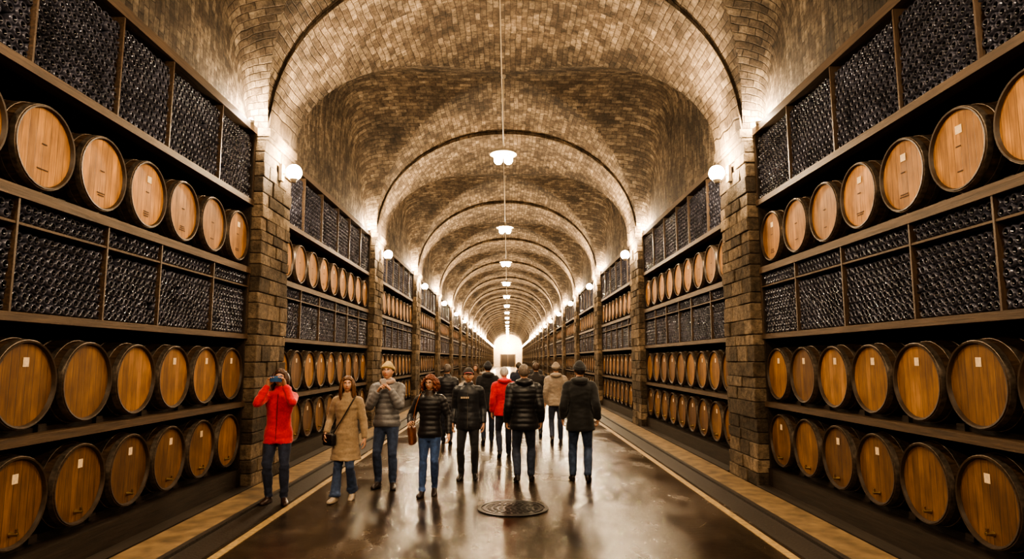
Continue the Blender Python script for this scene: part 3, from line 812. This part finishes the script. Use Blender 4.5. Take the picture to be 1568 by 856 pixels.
person('woman_in_black_puffer_jacket',(-1.02,9.05,0),176,1.59,dict(c=(.016,.015,.018),kind='puffer',quilt=.011,t=.006,hem=.86,w=.96,cc=(.05,.035,.03)),
  dict(c=(.045,.085,.20),w=1.0),dict(c=(.03,.02,.018),h=.20),dict(hair='curly',hc=(.15,.04,.015),hl=.13,vol=.022,hrough=.012,glasses=1),
  arms=dict(R=dict(w=(.255,.20,1.06),pole=(.5,-1,-.2),f=(.05,.8,.1),n=(-.6,0,-.6),curl=1.0),L=dict(w=(-.30,.08,.90),pole=(-.8,-1,0),f=(-.05,.25,-1),n=(1,.1,0),curl=.6)),
  feet=[(.08,.16,-6,3),(-.075,-.06,14,-3)],yaw=-14,tilt=-2,extra=ex_wb,seed=5)
def ex_cap(r):
    b=MB()
    for i in range(5): b.box(-.11+i*.028,-.11+i*.028+.018,0,.004,0,.028)
    obj('chest_logo',b.mesh('chest_logo',[M['label']],False),(0.09,.147,1.28),parent=r)
    strap('zip',[(0,.158,.82),(0,.152,.95),(0,.140,1.1),(0,.146,1.25),(0,.136,1.36),(0,.118,1.44)],.004,cm('cloth',(.06,.05,.04)),r)
person('man_in_black_jacket_and_cap',(-.57,10.2,0),178,1.67,dict(c=(.018,.019,.024),kind='puffer',quilt=.006,pitch=.13,t=.012,hem=.80,w=1.02),
  dict(c=(.018,.018,.022),denim=0),dict(c=(.02,.017,.015),h=.12),dict(hair='short',hc=(.05,.03,.02),hat='cap',hatc=(.02,.017,.017),hatc2=(.40,.03,.025)),
  feet=[(.10,.06,0,9),(-.11,-.03,4,-9)],yaw=6,tilt=2,extra=ex_cap,seed=6)
armin=lambda z=.90:dict(R=dict(w=(.265,.05,z),pole=(.1,-1,0),f=(-.05,.2,-1),n=(-1,.1,0),curl=.7),L=dict(w=(-.265,.05,z),pole=(-.1,-1,0),f=(.05,.2,-1),n=(1,.1,0),curl=.7))
person('man_in_black_puffer_jacket',(.28,9.95,0),2,1.73,dict(c=(.012,.012,.015),kind='puffer',quilt=.013,t=.026,hem=.80,w=1.04,hood=1,aw=.98),
  dict(c=(.035,.045,.075),w=1.12),dict(c=(.02,.015,.014),h=.13),dict(hair='short',hc=(.13,.10,.08),vol=.010),
  arms=armin(.90),
  feet=[(.11,.07,0,7),(-.10,-.08,14,-7)],seed=7)
person('man_in_black_coat_and_beanie',(1.12,9.95,0),-6,1.76,dict(c=(.012,.012,.013),hem=.76,t=.018,w=1.02,hood=1,hemw=.195),
  dict(c=(.045,.07,.13),w=1.1),dict(c=(.02,.015,.014),h=.13),dict(hair='short',hc=(.03,.02,.015),hat='beanie',hatc=(.013,.013,.015)),
  arms=armin(.93),
  feet=[(.10,-.05,10,8),(-.12,.07,0,-8)],yaw=12,seed=8)
person('man_in_red_jacket',(-.03,12.4,0),4,1.66,dict(c=(.55,.018,.03),hem=.82,t=.014,w=1.03,hood=1),
  dict(c=(.03,.035,.06)),dict(c=(.02,.015,.014)),dict(hair='short',hc=(.38,.34,.30),vol=.012),feet=walkA,seed=9,voxel=.012)
person('man_in_dark_jacket',(-1.28,14.3,0),-4,1.70,dict(c=(.014,.014,.018),kind='puffer',quilt=.008,hem=.82,t=.014),
  dict(c=(.02,.022,.035)),dict(c=(.02,.015,.014)),dict(hair='short',hc=(.10,.08,.07)),feet=walkB,seed=10,voxel=.012)
person('person_in_black_hooded_coat',(-.40,14.4,0),6,1.74,dict(c=(.012,.012,.015),hem=.74,t=.016,hood=1),
  dict(c=(.03,.04,.07)),dict(c=(.02,.015,.014)),dict(hair='short',hc=(.03,.02,.015),hat='beanie',hatc=(.02,.02,.025)),feet=walkA,seed=11,voxel=.012)
person('person_in_dark_coat',(.70,15.6,0),0,1.72,dict(c=(.02,.016,.016),hem=.80,t=.012),
  dict(c=(.02,.022,.03)),dict(c=(.02,.015,.014)),dict(hair='short',hc=(.07,.04,.025),vol=.016),feet=walkB,seed=12,voxel=.012)
person('person_in_beige_hooded_jacket',(1.10,14.6,0),-3,1.72,dict(c=(.30,.24,.185),hem=.82,t=.018,hood=1,w=1.02),
  dict(c=(.045,.055,.09)),dict(c=(.05,.03,.02)),dict(hair='short',hc=(.12,.09,.07),hat='beanie',hatc=(.25,.20,.16)),feet=walkA,seed=13,voxel=.012)
person('man_in_navy_jacket',(.35,19.0,0),0,1.72,dict(c=(.015,.02,.04),hem=.82,t=.014),
  dict(c=(.02,.022,.035)),dict(c=(.02,.015,.014)),dict(hair='short',hc=(.04,.03,.02)),feet=walkB,seed=14,voxel=.014)
person('woman_in_brown_coat',(-.95,20.0,0),180,1.66,dict(c=(.09,.05,.03),hem=.7,t=.01),
  dict(c=(.02,.022,.035)),dict(c=(.02,.015,.014)),dict(hair='long',hc=(.06,.035,.02)),feet=walkA,seed=15,voxel=.014)
person('man_in_charcoal_coat',(.95,22.5,0),0,1.75,dict(c=(.03,.028,.028),hem=.74,t=.014),
  dict(c=(.02,.022,.035)),dict(c=(.02,.015,.014)),dict(hair='short',hc=(.04,.03,.02)),feet=walkA,seed=16,voxel=.014)

# ------------------------------------------------------------ world, camera
w=bpy.data.worlds.new('World'); sc.world=w; w.use_nodes=True
w.node_tree.nodes['Background'].inputs[0].default_value=(.02,.013,.008,1); w.node_tree.nodes['Background'].inputs[1].default_value=.3
cam=bpy.data.cameras.new('Camera'); cam.sensor_width=36; cam.lens=1020/1600*36*ZOOM; cam.clip_end=400
co=bpy.data.objects.new('Camera',cam); col.objects.link(co)
co.location=(CAMX,0,CAMZ); co.rotation_euler=(math.radians(90+6.96),0,math.radians(-.34))
if ZOOM!=1: co.rotation_euler=(math.radians(90-2.5),0,math.radians(6.5))
sc.camera=co
sc.view_settings.view_transform='AgX'
try: sc.view_settings.look='AgX - High Contrast'
except Exception as e: print(e)
sc.view_settings.exposure=0.3
